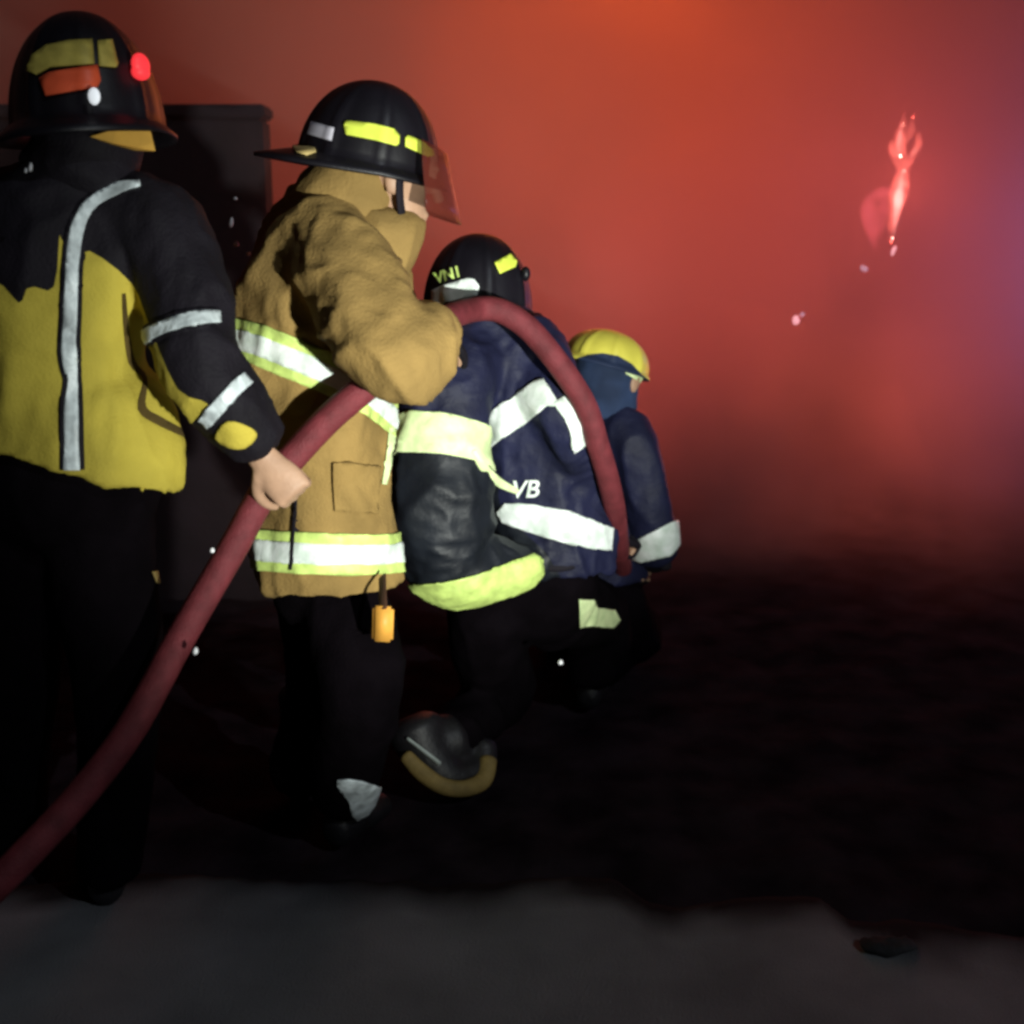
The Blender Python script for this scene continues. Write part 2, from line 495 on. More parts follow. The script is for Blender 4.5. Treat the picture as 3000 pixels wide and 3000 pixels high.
patch(jA, stripe_px(vs, [46, 42, 28, 44, 38, 36, 40, 36, 34, 14]), 'back_tape', M['silver'], jA, .005, .002, label='silver vertical tape down the back')
ua = [(395, 1015), (450, 975), (520, 948), (580, 935), (640, 930)]
patch(jA, stripe_px(ua, [56, 60, 64, 64, 54]), 'tape_backing', M['black'], jA, .002, .002)
patch(jA, stripe_px(ua, [34, 36, 38, 40, 36]), 'sleeve_tape', M['silver'], jA, .005, .002)
fa = [(598, 1240), (640, 1190), (685, 1140), (722, 1108)]
patch(jA, stripe_px(fa, [38, 40, 42, 40]), 'sleeve_tape', M['silver'], jA, .004, .003)
patch(jA, curve_px([(632, 1275), (668, 1232), (730, 1250), (748, 1275), (720, 1305), (670, 1305)], 3), 'cuff_tab', M['yellow'], jA, .004, .003)
# dark seam folds between sleeve and body
patch(jA, stripe_px([(362, 860), (368, 950), (385, 1060), (425, 1110), (415, 1195), (470, 1235), (550, 1275)], [10, 16, 20, 12, 26, 26, 18]), 'seam', mat('dark_seam_binding', (.07, .045, .01), .9), jA, .0, .0015)
# hip details
tr = [o for o in pA.children if o.name.startswith('trousers')][0]
patch(tr, curve_px([(550, 1440), (600, 1425), (620, 1470), (590, 1530), (560, 1540)], 3), 'pocket_flap', M['grey'], tr)
patch(tr, [(440, 1675), (505, 1668), (492, 1700), (455, 1712)], 'pocket_patch', M['sole'], tr)
hA = helmet(pA, P(262, 368, 2.45), (.4, .9, -.05), (-.12, -.06, 1), .140, .128, .205, (.03, .026, .045), .035, M['shell'])
patch(hA, [(96, 165), (140, 137), (200, 124), (268, 119), (274, 190), (200, 196), (150, 200), (110, 222), (84, 210)], 'reflective_sticker', M['hyel'], hA)
patch(hA, [(284, 124), (325, 120), (342, 190), (336, 200), (288, 196)], 'reflective_sticker', M['hyel'], hA)
patch(hA, [(120, 234), (150, 216), (282, 194), (292, 240), (282, 258), (140, 283)], 'orange_sticker', M['orange'], hA, .004, .004)
bm = bmesh.new(); f, l, u = frame((.4, .9, -.05), (-.12, -.06, 1))
ellipsoid(bm, P(412, 190, 2.40), (l * .012, f * .022, u * .021)); ellipsoid(bm, P(412, 212, 2.40), (l * .015, f * .02, u * .014))
link('tail_lamp', to_mesh(bm), M['redlamp'], hA)
bm = bmesh.new(); ellipsoid(bm, P(276, 282, 2.30), (l * .012, f * .008, u * .015)); link('tail_lamp', to_mesh(bm), M['whitelamp'], hA)
# ochre ear flap under the rim
bm = bmesh.new()
fl = [P(265, 400, 2.34), P(340, 378, 2.35), P(435, 355, 2.40), P(455, 442, 2.42), P(400, 440, 2.38), P(330, 420, 2.35)]
fv = [bm.verts.new(p) for p in fl]; bm.faces.new(fv)
ex = bmesh.ops.extrude_face_region(bm, geom=bm.faces[:])
for v in [g for g in ex['geom'] if isinstance(g, bmesh.types.BMVert)]: v.co += Vector((-.01, .02, 0))
link('neck_flap', to_mesh(bm, smooth=False), M['flap'], hA)
bm = bmesh.new(); loft(bm, [(P(262, 395, 2.45), .105, .11), (P(258, 450, 2.45), .10, .105), (P(235, 530, 2.44), .115, .11)], uA)
mh = bake(bm, .009, 4); wrinkle(mh, amp=.004, freq=9, seed=21); link('neck_curtain', mh, M['black'], hA)
set_origin(pA, W(190, 2.5, 0))

# ======================================================= firefighter B: tan bunker coat, facing the fire side-on
uB = (1, .22, 0)
B_torso = ([(P(962, 1692, 2.72), .166, .20), (P(958, 1600, 2.72), .164, .20), (P(950, 1380, 2.72), .150, .20), (P(925, 1150, 2.72), .160, .21), (P(905, 1000, 2.72), .162, .215), (P(932, 850, 2.72), .160, .21), (P(990, 715, 2.72), .150, .19), (P(1045, 650, 2.71), .125, .14), (P(1075, 605, 2.70), .09, .09)], uB)
B_armR = ([(P(955, 715, 2.64), .105), (P(1020, 820, 2.51), .106), (P(1082, 950, 2.42), .100), (P(1140, 1040, 2.37), .091), (P(1185, 1048, 2.385), .086), (P(1228, 1005, 2.45), .080), (P(1252, 975, 2.56), .066), (P(1262, 970, 2.68), .052)], None)
B_armL = ([(P(1010, 730, 2.85), .10), (P(1100, 860, 2.93), .10), (P(1150, 1000, 2.95), .09), (P(1190, 995, 2.92), .075), (P(1215, 985, 2.88), .06)], None)
B_legs = [([(P(955, 1560, 2.74), .13, .15), (P(955, 1680, 2.74), .135, .155), (P(960, 1760, 2.74), .125, .14)], uB),
          ([(P(990, 1730, 2.69), .105), (P(1055, 1960, 2.58), .10), (P(1050, 2080, 2.58), .092), (P(1015, 2260, 2.68), .088), (W(1010, 2.74, .12), .078)], None),
          ([(P(935, 1730, 2.80), .11), (P(960, 1960, 2.80), .10), (P(940, 2080, 2.84), .092), (P(890, 2240, 2.92), .085), (W(880, 2.98, .12), .076)], None)]
B_hands = [dict(wrist=P(1235, 990, 2.73), fdir=(.3, .8, -.1), back=(-.3, -.8, .5), curl=55, thumb_side=-1),
           dict(wrist=P(1200, 985, 2.88), fdir=(.8, -.1, -.1), back=(0, .8, .5), curl=55, thumb_side=1)]
pB = make_person('person', 'firefighter in tan coat with lime tapes, hose clamped under the bent elbow', None, [B_torso, B_armR, B_armL], B_legs, P(1142, 506, 2.69), (.93, .30, -.20), (.2, 0, 1), B_hands)
gloves(pB, B_hands)
jB = garment('jacket', [B_torso, B_armR, B_armL], M['tan'], pB, wr=dict(amp=.021, freq=6.2, seed=4, stretch=(1, 1, .8), fine=.0035), iters=3)
wrinkle(jB.data, amp=.006, freq=13, seed=44, stretch=(1, 1, 1.3), fine=.001)
# high collar
garment('collar', [([(P(1040, 720, 2.69), .160, .15), (P(1080, 690, 2.69), .124, .125), (P(1096, 668, 2.69), .112, .11), (P(1097, 656, 2.69), .104, .105)], (1, .22, .35))], M['tan'], jB, wr=dict(amp=.010, freq=9, seed=5))
def double_band(j, pxs, w, col, col2, parent, shift=0):
    band(j, pxs, w, 'reflective_tape', M[col], parent, .003, .003, shift)
    band(j, pxs, w * .5, 'tape_centre', M[col2], parent, .0065, .0015, shift)
double_band(jB, [(720, 1000), (830, 1038), (965, 1098)], .078, 'lime', 'white', jB)
double_band(jB, [(760, 1612), (950, 1622), (1140, 1622)], .088, 'lime', 'white', jB)
patch(jB, stripe_px([(728, 945), (700, 1000), (682, 1040)], [12, 12, 12]), 'side_piping', M['limepale'], jB, .003, .003)
patch(jB, stripe_px([(1150, 1195), (1146, 1260), (1138, 1330), (1122, 1420)], [24, 22, 20, 14]), 'front_lit_trim', M['limepale'], jB, .003, .003)  # trim along the coat opening, its lit edge put into the pale colour
patch(jB, stripe_px([(872, 1380), (870, 1500), (866, 1560), (858, 1668)], [9, 11, 10, 9]), 'seam', M['black'], jB, .0075, .0015)
patch(jB, [(1002, 1374), (1062, 1386), (1058, 1398), (1000, 1388)], 'pocket_edge', mat('dark_tan_binding', (.11, .075, .02), .9), jB)
patch(jB, [(978, 1352), (1106, 1366), (1100, 1505), (978, 1496)], 'pocket', M['tan'], jB, .003, .006)
garment('trousers', B_legs, M['trouser'], pB, wr=dict(amp=.012, freq=6, seed=6))
b1 = boot(pB, W(985, 2.70, 0), W(1120, 2.88, 0), h=.30); b2 = boot(pB, W(860, 2.95, 0), W(990, 3.1, 0), h=.28)
PB = (curve_px([(992, 2280), (1060, 2283), (1130, 2318), (1125, 2340), (1095, 2345), (1085, 2385), (1060, 2405), (1030, 2385), (1020, 2340), (998, 2310)], 2))
trB = [o for o in pB.children if o.name.startswith('trousers')][0]
patch(trB, PB, 'reflective_patch', M['silver'], trB, .004, .004)
hB = helmet(pB, P(1080, 478, 2.70), (.94, .30, -.20), (.20, 0, 1), .142, .125, .166, (.035, .022, .095), .028, M['shell'])
patch(hB, [(1008, 362), (1018, 356), (1100, 366), (1152, 380), (1168, 400), (1166, 422), (1158, 428), (1100, 412), (1015, 396)], 'reflective_sticker', M['hlime'], hB)
patch(hB, [(1184, 404), (1192, 398), (1240, 418), (1262, 440), (1266, 456), (1250, 460), (1184, 430)], 'reflective_sticker', M['hlime'], hB)
patch(hB, [(916, 358), (980, 376), (972, 414), (906, 394)], 'reflective_sticker', mat('lilac_grey_sticker', (.42, .40, .46), .5), hB)
patch(hB, [(856, 434), (880, 430), (922, 440), (926, 450), (900, 460), (868, 450)], 'brim_emblem', mat('ochre_emblem', (.60, .45, .18), .5), hB)
bm = bmesh.new(); loft(bm, [(P(1055, 500, 2.70), .098, .10), (P(1040, 545, 2.70), .100, .105), (P(1005, 605, 2.70), .112, .115), (P(985, 650, 2.71), .11, .11)], (1, .25, .3))
mh = bake(bm, .009, 4); wrinkle(mh, amp=.005, freq=9, seed=22); link('neck_curtain', mh, M['tan'], hB)
# raised visor in front of the helmet
bm = bmesh.new(); f, l, u = frame((.94, .30, -.20), (.20, 0, 1)); cB = P(1080, 478, 2.70); rows = []
for (k, rr, zz) in ((0, .160, .050), (1, .180, .0), (2, .205, -.055), (3, .218, -.085)):
    rows.append([bm.verts.new(cB + f * (rr * math.cos(t)) + l * (rr * .88 * math.sin(t)) + u * (zz + .03 * (1 - math.cos(t)))) for t in [math.radians(-62 + 124 * i / 20) for i in range(21)]])
for A_, B_ in zip(rows, rows[1:]):
    for i in range(20): bm.faces.new((A_[i], A_[i + 1], B_[i + 1], B_[i]))
ex = bmesh.ops.extrude_face_region(bm, geom=bm.faces[:])
for v in [g for g in ex['geom'] if isinstance(g, bmesh.types.BMVert)]: v.co -= f * .003
link('visor', to_mesh(bm), M['visor'], hB)
# chin strap
bm = bmesh.new(); cH = P(1142, 506, 2.69)
loft(bm, [(cH - l * .088 + u * .02, .010, .003), (cH - l * .080 - u * .05 + f * .015, .010, .003), (cH - l * .04 - u * .125 + f * .05, .010, .003)], seg=8)
link('chin_strap', to_mesh(bm), M['black'], hB)
# orange tag hanging below the hem
bm = bmesh.new(); c = P(1122, 1828, 2.47)
bmesh.ops.create_cube(bm, size=1, matrix=Matrix.Translation(c) @ Matrix.Rotation(.05, 4, 'Y') @ Matrix.Diagonal((.044, .014, .078, 1)))
bmesh.ops.bevel(bm, geom=bm.edges[:], offset=.006, segments=2, affect='EDGES')
tg = link('hanging_tag', to_mesh(bm), M['tag'], pB)
bm = bmesh.new(); loft(bm, [(P(1120, 1690, 2.56), .012, .004), (P(1121, 1740, 2.50), .012, .004), (P(1122, 1785, 2.47), .013, .004)], seg=8)
link('strap', to_mesh(bm), mat('brown_webbing', (.07, .03, .015), .9), tg)
set_origin(pB, W(950, 2.8, 0))

# ======================================================= firefighter C: navy coat, crouching in front of B
uC = (1, -.1, 0)
C_torso = ([(P(1600, 1655, 3.22), .185, .16), (P(1605, 1560, 3.22), .182, .16), (P(1590, 1420, 3.22), .175, .155), (P(1560, 1270, 3.21), .165, .15), (P(1525, 1150, 3.20), .16, .145), (P(1475, 1050, 3.18), .155, .13), (P(1430, 965, 3.16), .105, .105), (P(1408, 900, 3.15), .08, .08)], uC)
C_armL = ([(P(1400, 1040, 3.12), .095), (P(1325, 1120, 3.06), .11), (P(1290, 1270, 3.0), .108), (P(1290, 1430, 2.98), .128), (P(1295, 1560, 2.98), .135), (P(1340, 1650, 2.99), .118), (P(1440, 1670, 3.02), .094), (P(1545, 1655, 3.06), .062)], None)
C_armR = ([(P(1570, 1120, 3.12), .085), (P(1640, 1200, 3.07), .082), (P(1700, 1330, 3.12), .075), (P(1740, 1450, 3.22), .07), (P(1790, 1560, 3.36), .058)], None)
C_legs = [([(P(1580, 1600, 3.22), .165, .15), (P(1560, 1720, 3.24), .17, .16), (P(1540, 1800, 3.25), .14, .14)], uC),
          ([(P(1450, 1760, 3.18), .12), (P(1430, 1900, 3.25), .11), (W(1470, 3.42, .13), .10), (W(1420, 3.30, .12), .085), (W(1330, 3.06, .13), .072)], None),
          ([(P(1620, 1780, 3.28), .12), (P(1730, 1800, 3.55), .105), (P(1760, 1880, 3.62), .09), (W(1740, 3.60, .25), .078), (W(1730, 3.58, .10), .072)], None)]
C_hands = [dict(wrist=P(1562, 1650, 3.08), fdir=(.9, .3, .1), back=(0, -.6, .8), curl=50, thumb_side=1),
           dict(wrist=P(1798, 1570, 3.38), fdir=(.5, .8, -.3), back=(.2, -.3, .9), curl=60, thumb_side=1)]
pC = make_person('person', 'crouching firefighter in navy coat with white tapes and black helmet, hose over the shoulder', None, [C_torso, C_armL, C_armR], C_legs, P(1402, 862, 3.13), (.5, .85, -.15), (-.05, 0, 1), C_hands)
gloves(pC, C_hands)
jC = garment('jacket', [C_torso, C_armL, C_armR], M['navy'], pC, wr=dict(amp=.018, freq=6.5, seed=9), iters=4)
wrinkle(jC.data, amp=.008, freq=13, seed=45, stretch=(1, 1, 1.3), fine=.001)
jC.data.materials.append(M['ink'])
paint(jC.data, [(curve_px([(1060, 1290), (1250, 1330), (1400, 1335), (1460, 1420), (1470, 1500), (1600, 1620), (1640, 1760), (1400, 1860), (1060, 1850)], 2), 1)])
band(jC, [(1195, 1262), (1285, 1268), (1370, 1285)], .096, 'reflective_tape', M['limepale'], jC, .004, .003)
patch(jC, [(1398, 1275), (1412, 1235), (1450, 1195), (1520, 1150), (1575, 1115), (1592, 1112), (1640, 1190), (1606, 1188), (1560, 1225), (1480, 1275), (1425, 1328), (1405, 1310)], 'reflective_tape', M['white'], jC, .004, .004)
patch(jC, [(1624, 1182), (1650, 1162), (1690, 1178), (1720, 1230), (1728, 1260), (1715, 1300), (1680, 1325), (1672, 1300), (1670, 1262), (1650, 1222)], 'reflective_tape', M['white'], jC, .004, .004)
ribbon(jC, [(1388, 1322), (1412, 1362), (1440, 1395), (1470, 1418), (1515, 1440)], [9, 14, 15, 13, 9], 'shoulder_strap', M['limepale'], jC)
patch(jC, [(1458, 1500), (1480, 1472), (1560, 1476), (1660, 1496), (1745, 1530), (1792, 1545), (1786, 1610), (1740, 1608), (1640, 1585), (1540, 1555), (1475, 1530)], 'reflective_tape', M['white'], jC, .004, .004)
patch(jC, [(1185, 1712), (1290, 1704), (1400, 1682), (1480, 1652), (1560, 1626), (1588, 1640), (1590, 1680), (1560, 1715), (1500, 1742), (1400, 1772), (1250, 1795), (1222, 1768)], 'reflective_tape', M['lime'], jC, .004, .004)
def lettering(text, src, px, size, material, parent, roll=0.0, shear=0.0, name='lettering'):
    bvh = bvh_of(src.data)
    h = bvh.ray_cast(CAM, ray(*px).normalized())
    if h[0] is None: print('LETTER MISS'); return
    cu = bpy.data.curves.new('t', 'FONT'); cu.body = text; cu.size = size; cu.shear = shear; cu.align_x = 'CENTER'; cu.align_y = 'CENTER'; cu.extrude = .001; cu.offset = .0012
    o = bpy.data.objects.new('t', cu); COL.objects.link(o); bpy.context.view_layer.update()
    me = bpy.data.meshes.new_from_object(o.evaluated_get(bpy.context.evaluated_depsgraph_get())); bpy.data.objects.remove(o)
    n = (h[1] if h[1].dot(CAM - h[0]) > 0 else -h[1])
    n = (n * .3 + (CAM - h[0]).normalized() * .7).normalized()
    x = RT - n * RT.dot(n); x.normalize(); y = n.cross(x)
    R = Matrix.Rotation(roll, 4, n)
    x = R @ x; y = R @ y
    bmx = bmesh.new(); bmx.from_mesh(me)
    bmesh.ops.triangulate(bmx, faces=bmx.faces[:]); bmesh.ops.subdivide_edges(bmx, edges=[e for e in bmx.edges if e.calc_length() > .012], cuts=2)
    for v in bmx.verts:
        p = h[0] + x * v.co.x + y * v.co.y
        r_ = (p - CAM).normalized(); hh = bvh.ray_cast(CAM, r_)
        base = hh[0] if hh[0] is not None and (hh[0] - p).length < .05 else p
        v.co = base - r_ * (.006 + v.co.z)
    bmx.to_mesh(me); bmx.free()
    return link(name, me, material, parent)
lettering('VB', jC, (1535, 1436), .062, M['white'], jC, roll=.05, shear=.25)
trC = garment('trousers', C_legs, M['trouser'], pC, wr=dict(amp=.012, freq=6, seed=10))
patch(trC, [(1692, 1754), (1735, 1756), (1742, 1780), (1795, 1788), (1812, 1815), (1792, 1838), (1735, 1832), (1695, 1834)], 'reflective_tape', M['limepale'], trC, .004, .004)
hC = helmet(pC, P(1402, 896, 3.13), (.5, .85, -.15), (-.06, 0, 1), .140, .127, .178, (.02, .003, .003), .012, M['shell'])
patch(hC, [(1268, 852), (1300, 838), (1372, 816), (1390, 820), (1404, 840), (1398, 866), (1330, 880), (1284, 896), (1270, 888)], 'reflective_sticker', M['white'], hC)
patch(hC, [(1446, 772), (1492, 746), (1512, 768), (1506, 784), (1462, 804)], 'reflective_sticker', M['hlime'], hC)
lettering('VN1', hC, (1312, 806), .036, M['lime'], hC, roll=.25)
bm = bmesh.new(); ellipsoid(bm, P(1540, 802, 3.08), (Vector((.012, 0, 0)), Vector((0, .014, 0)), Vector((0, 0, .018)))); link('visor_knob', to_mesh(bm), M['shell'], hC)
# trailing boot with pale trim, sole turned back
bt = bmesh.new()
loft(bt, [(P(1215, 2130, 3.02), .075), (P(1250, 2205, 3.0), .065), (P(1320, 2275, 2.99), .052), (P(1400, 2250, 3.04), .046), (P(1415, 2180, 3.08), .04)])
loft(bt, [(W(1330, 3.06, .13), .07), (P(1250, 2190, 3.02), .066)])
bC = link('boot', bake(bt, .009, 4), M['boot'], pC)
tube = bmesh.new()
loft(tube, [(P(1190, 2215, 2.935), .010, .018), (P(1235, 2262, 2.925), .012, .022), (P(1295, 2302, 2.92), .013, .022), (P(1360, 2310, 2.935), .014, .022), (P(1415, 2285, 2.98), .016, .024), (P(1430, 2225, 3.02), .016, .024)], u=(0, -1, .3), seg=12)
link('sole_trim', to_mesh(tube), M['sole'], bC)
tube = bmesh.new(); loft(tube, [(P(1195, 2165, 2.935), .004, .008), (P(1235, 2195, 2.925), .005, .009), (P(1285, 2235, 2.925), .006, .012)], seg=10)
link('buckle_strap', to_mesh(tube), M['grey'], bC)
boot(pC, W(1720, 3.56, 0), W(1760, 3.82, 0))
set_origin(pC, W(1480, 3.3, 0))

# ======================================================= firefighter D: furthest, yellow helmet
uD = (1, 0, 0)
D_torso = ([(P(1740, 1680, 3.78), .18, .15), (P(1745, 1500, 3.76), .175, .15), (P(1755, 1350, 3.72), .17, .14), (P(1770, 1250, 3.68), .14, .12), (P(1780, 1190, 3.66), .085, .09), (P(1785, 1150, 3.65), .07, .075)], uD)
D_armR = ([(P(1800, 1250, 3.62), .08), (P(1850, 1300, 3.58), .078), (P(1885, 1430, 3.58), .074), (P(1905, 1540, 3.6), .072), (P(1925, 1620, 3.64), .066)], None)
D_armL = ([(P(1700, 1260, 3.72), .08), (P(1640, 1400, 3.8), .075), (P(1680, 1530, 3.9), .068), (P(1780, 1600, 3.9), .06)], None)
D_legs = [([(P(1740, 1620, 3.78), .165, .15), (P(1740, 1740, 3.8), .165, .15), (P(1740, 1800, 3.8), .14, .13)], uD),
          ([(P(1790, 1760, 3.76), .115), (P(1850, 1860, 3.85), .10), (W(1850, 4.0, .12), .09), (W(1800, 3.85, .09), .078), (W(1760, 3.7, .09), .07)], None),
          ([(P(1690, 1760, 3.82), .115), (P(1650, 1780, 4.05), .10), (P(1640, 1830, 4.1), .09), (W(1640, 4.05, .2), .078), (W(1640, 4.02, .1), .07)], None)]
D_hands = [dict(wrist=P(1932, 1650, 3.66), fdir=(-.4, .8, -.25), back=(.6, -.2, .7), curl=55, thumb_side=1),
           dict(wrist=P(1800, 1610, 3.9), fdir=(.7, .3, -.3), back=(0, -.2, .9), curl=55, thumb_side=-1)]
pD = make_person('person', 'kneeling firefighter in yellow helmet at the head of the hose, nearest the smoke', None, [D_torso, D_armR, D_armL], D_legs, P(1800, 1100, 3.65), (.6, .75, -.3), (.05, 0, 1), D_hands)
gloves(pD, D_hands)
jD = garment('jacket', [D_torso, D_armR, D_armL], M['navy'], pD, wr=dict(amp=.012, freq=6.5, seed=13))
patch(jD, [(1828, 1556), (1852, 1588), (1960, 1530), (1984, 1524), (1990, 1590), (1962, 1625), (1880, 1645), (1838, 1630), (1822, 1600)], 'reflective_tape', M['white'], jD, .004, .004)
trD = garment('trousers', D_legs, M['trouser'], pD, wr=dict(amp=.012, freq=6, seed=14))
boot(pD, W(1760, 3.68, .04), W(1790, 3.85, 0)); boot(pD, W(1632, 4.0, 0), W(1650, 4.26, 0))
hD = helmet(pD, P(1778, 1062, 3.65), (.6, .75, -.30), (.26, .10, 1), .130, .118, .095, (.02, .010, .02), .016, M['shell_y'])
hD.data.materials.append(mat('dark_blue_helmet_panel', (.016, .028, .07), .7, .3, 10))
paint(hD.data, [([(1640, 1062), (1690, 1050), (1725, 1038), (1765, 1034), (1810, 1042), (1850, 1064), (1880, 1096), (1910, 1120), (1900, 1200), (1640, 1200)], 1)])  # lower part of the shell coloured dark blue
bm = bmesh.new(); f, l, u = frame((.6, .75, -.3), (.1, .05, 1))
ellipsoid(bm, P(1778, 1095, 3.65), (f * .110, l * .098, u * .125))
loft(bm, [(P(1770, 1110, 3.64), .095), (P(1772, 1190, 3.66), .10)])
mh = bake(bm, .009, 4); wrinkle(mh, amp=.005, freq=9, seed=20)
hood = link('neck_curtain', mh, mat('blue_neck_curtain', (.020, .036, .085), .85, .3, 10), hD)
patch(hood, stripe_px([(1806, 1062), (1840, 1084), (1876, 1112)], [20, 26, 20]), 'reflective_tape', M['limepale'], hood, .004, .003)
set_origin(pD, W(1740, 3.8, 0))

# ======================================================= hose
HP = [(-260, 2850, 1.92), (-90, 2670, 1.96), (62, 2518, 2.0), (236, 2331, 2.08), (385, 2133, 2.16), (528, 1872, 2.27), (683, 1605, 2.36), (775, 1440, 2.40), (870, 1325, 2.43), (970, 1220, 2.44), (1070, 1135, 2.465), (1150, 1060, 2.53), (1230, 985, 2.62), (1310, 932, 2.76), (1383, 908, 2.90), (1448, 906, 2.93), (1510, 933, 2.94), (1570, 985, 2.95), (1650, 1085, 2.96), (1715, 1190, 2.98), (1750, 1300, 3.02), (1780, 1400, 3.08), (1800, 1490, 3.16), (1812, 1590, 3.34), (1822, 1655, 3.62), (1830, 1690, 3.85)]
bm = bmesh.new()
loft(bm, [(P(*q), .029) for q in HP], seg=20, n=8)
hose = link('fire_hose', to_mesh(bm), M['hose'])
tag(hose, 'long red fire hose passed from hand to hand across all four firefighters', 'hose')
bm = bmesh.new(); e0 = P(1830, 1690, 3.85); e1 = P(1845, 1720, 4.15); dd = (e1 - e0).normalized()
loft(bm, [(e0, .036), (e0 + dd * .05, .036), (e0 + dd * .06, .028), (e0 + dd * .2, .024), (e0 + dd * .21, .034), (e0 + dd * .27, .036)], seg=18, n=2)
link('nozzle', to_mesh(bm), M['boot'], hose)
set_origin(hose, P(528, 1872, 2.27))

# ======================================================= wall behind the first two
def box(name, lo, hi, material, parent=None, bevel=.01):
    bm = bmesh.new(); lo = Vector(lo); hi = Vector(hi)
    bmesh.ops.create_cube(bm, size=1, matrix=Matrix.Translation((lo + hi) / 2) @ Matrix.Diagonal((*(hi - lo), 1)))
    if bevel: bmesh.ops.bevel(bm, geom=bm.edges[:], offset=bevel, segments=2, affect='EDGES')
    return link(name, to_mesh(bm, smooth=False), material, parent)
wd = 4.75
zt = P(600, 305, wd).z; xr = P(778, 600, wd).x
wall_m = mat('dark_wall_render', (.009, .0045, .007), .9, .35, 5, .3, 30)  # one very dark tone over the whole wall
wl = box('boundary_wall', (-4.5, wd, -.05), (xr, wd + .16, zt - .05), wall_m)
tag(wl, 'dark flat-topped wall behind the two standing firefighters', 'wall')
cp = box('coping', (-4.5, wd - .012, zt - .048), (xr + .012, wd + .172, zt), wall_m, wl)
set_origin(wl, (xr - 1.0, wd, 0))

# ======================================================= ground and road
def sheet(name, x0, x1, y0, y1, step, zf, keep, material, kind='structure'):
    bm = bmesh.new(); nx = int((x1 - x0) / step) + 1; ny = int((y1 - y0) / step) + 1; vs_ = {}
    for i in range(nx):
        for j in range(ny):
            x = x0 + i * step; y = y0 + j * step
            vs_[i, j] = bm.verts.new((x, y, zf(x, y)))
    for i in range(nx - 1):
        for j in range(ny - 1):
            q = [vs_[i, j], vs_[i + 1, j], vs_[i + 1, j + 1], vs_[i, j + 1]]
            if keep is None or keep(x0 + (i + .5) * step, y0 + (j + .5) * step): bm.faces.new(q)
    bmesh.ops.delete(bm, geom=[v for v in bm.verts if not v.link_faces], context='VERTS')
    o = link(name, to_mesh(bm), material); o['kind'] = kind
    return o
edge = [(-6, G(-400, 2600).y), (G(0, 2600).x, G(0, 2600).y), (G(600, 2560).x, G(600, 2560).y), (G(950, 2590).x, G(950, 2590).y), (G(1800, 2585).x, G(1800, 2585).y), (G(1900, 2650).x, G(1900, 2650).y), (G(2400, 2628).x, G(2400, 2628).y), (G(2490, 2700).x, G(2490, 2700).y), (G(3000, 2745).x, G(3000, 2745).y), (6, G(3400, 2760).y)]
def edge_y(x):
    for (xa, ya), (xb, yb) in zip(edge, edge[1:]):
        if xa <= x <= xb: return ya + (yb - ya) * (x - xa) / (xb - xa)
    return edge[0][1] if x < 0 else edge[-1][1]
def soil(x, y):
    k = min(1, max(0, (y - edge_y(x)) / .12)) if abs(x) < 6 else 1
    v = Vector((x, y, 0))
    return -.03 + k * (.022 + .018 * max(-.6, noise.noise(v * 5)) + .010 * noise.noise(v * 17))
soil_m = mat('charred_soil', (.015, .0105, .0135), 1.0, .5, 6, .4, 40, .0)
sheet('ground', -4, 4, -1, 7, .035, soil, None, soil_m)
sheet('outer_ground', -60, 60, -40, 120, 4, lambda x, y: -.075, None, soil_m)
asph = mat('asphalt', (.155, .158, .170), .95, .22, 3.0, .6, 240, .08)
bm = bmesh.new(); cols = []
for i in range(601):
    x = -6 + i * .02
    e = edge_y(x) + .035 * noise.noise(Vector((x * 4, 0, 0))) + .02 * noise.noise(Vector((x * 15, 3, 0)))
    cols.append([bm.verts.new((x, y, .004 + (.004 * noise.noise(Vector((x * 3, y * 3, 0))) if y > -5 else 0))) for y in [-6 + (e + 6) * (1 - (1 - k / 40) ** 1.6) for k in range(41)]] + [bm.verts.new((x, e + .015, -.06))])
for A_, B_ in zip(cols, cols[1:]):
    for k in range(41): bm.faces.new((A_[k], B_[k], B_[k + 1], A_[k + 1]))
me = to_mesh(bm); at = me.attributes.new('edge_dark', 'FLOAT', 'POINT')
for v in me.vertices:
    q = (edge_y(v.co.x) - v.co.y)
    at.data[v.index].value = max(0.0, min(1.0, 1.15 - (q + .06 * noise.noise(v.co * 5) + .03 * noise.noise(v.co * 13)) / .13))  # asphalt gets darker towards its ragged far edge
nt = asph.node_tree; b = nt.nodes['Principled BSDF']; an = nt.nodes.new('ShaderNodeAttribute'); an.attribute_name = 'edge_dark'
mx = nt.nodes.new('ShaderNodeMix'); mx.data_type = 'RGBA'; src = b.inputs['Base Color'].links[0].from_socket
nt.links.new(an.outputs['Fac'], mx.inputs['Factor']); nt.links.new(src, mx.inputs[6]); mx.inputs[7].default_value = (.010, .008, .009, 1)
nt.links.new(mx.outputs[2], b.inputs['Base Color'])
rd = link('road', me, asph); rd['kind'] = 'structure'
bm = bmesh.new(); c = G(2600, 2785)
bmesh.ops.create_icosphere(bm, subdivisions=3, radius=1, matrix=Matrix.Translation(c + Vector((0, 0, .012))) @ Matrix.Diagonal((.06, .032, .014, 1)))
for v in bm.verts: v.co += Vector((noise.noise(v.co * 40), noise.noise(v.co * 40 + Vector((5, 0, 0))), noise.noise(v.co * 45))) * .010
db = link('charred_debris', to_mesh(bm), mat('sooty_debris', (.030, .029, .031), .95, .3, 30, .4, 90, .05)); tag(db, 'small black lump of debris lying alone on the grey asphalt', 'debris'); set_origin(db, c)

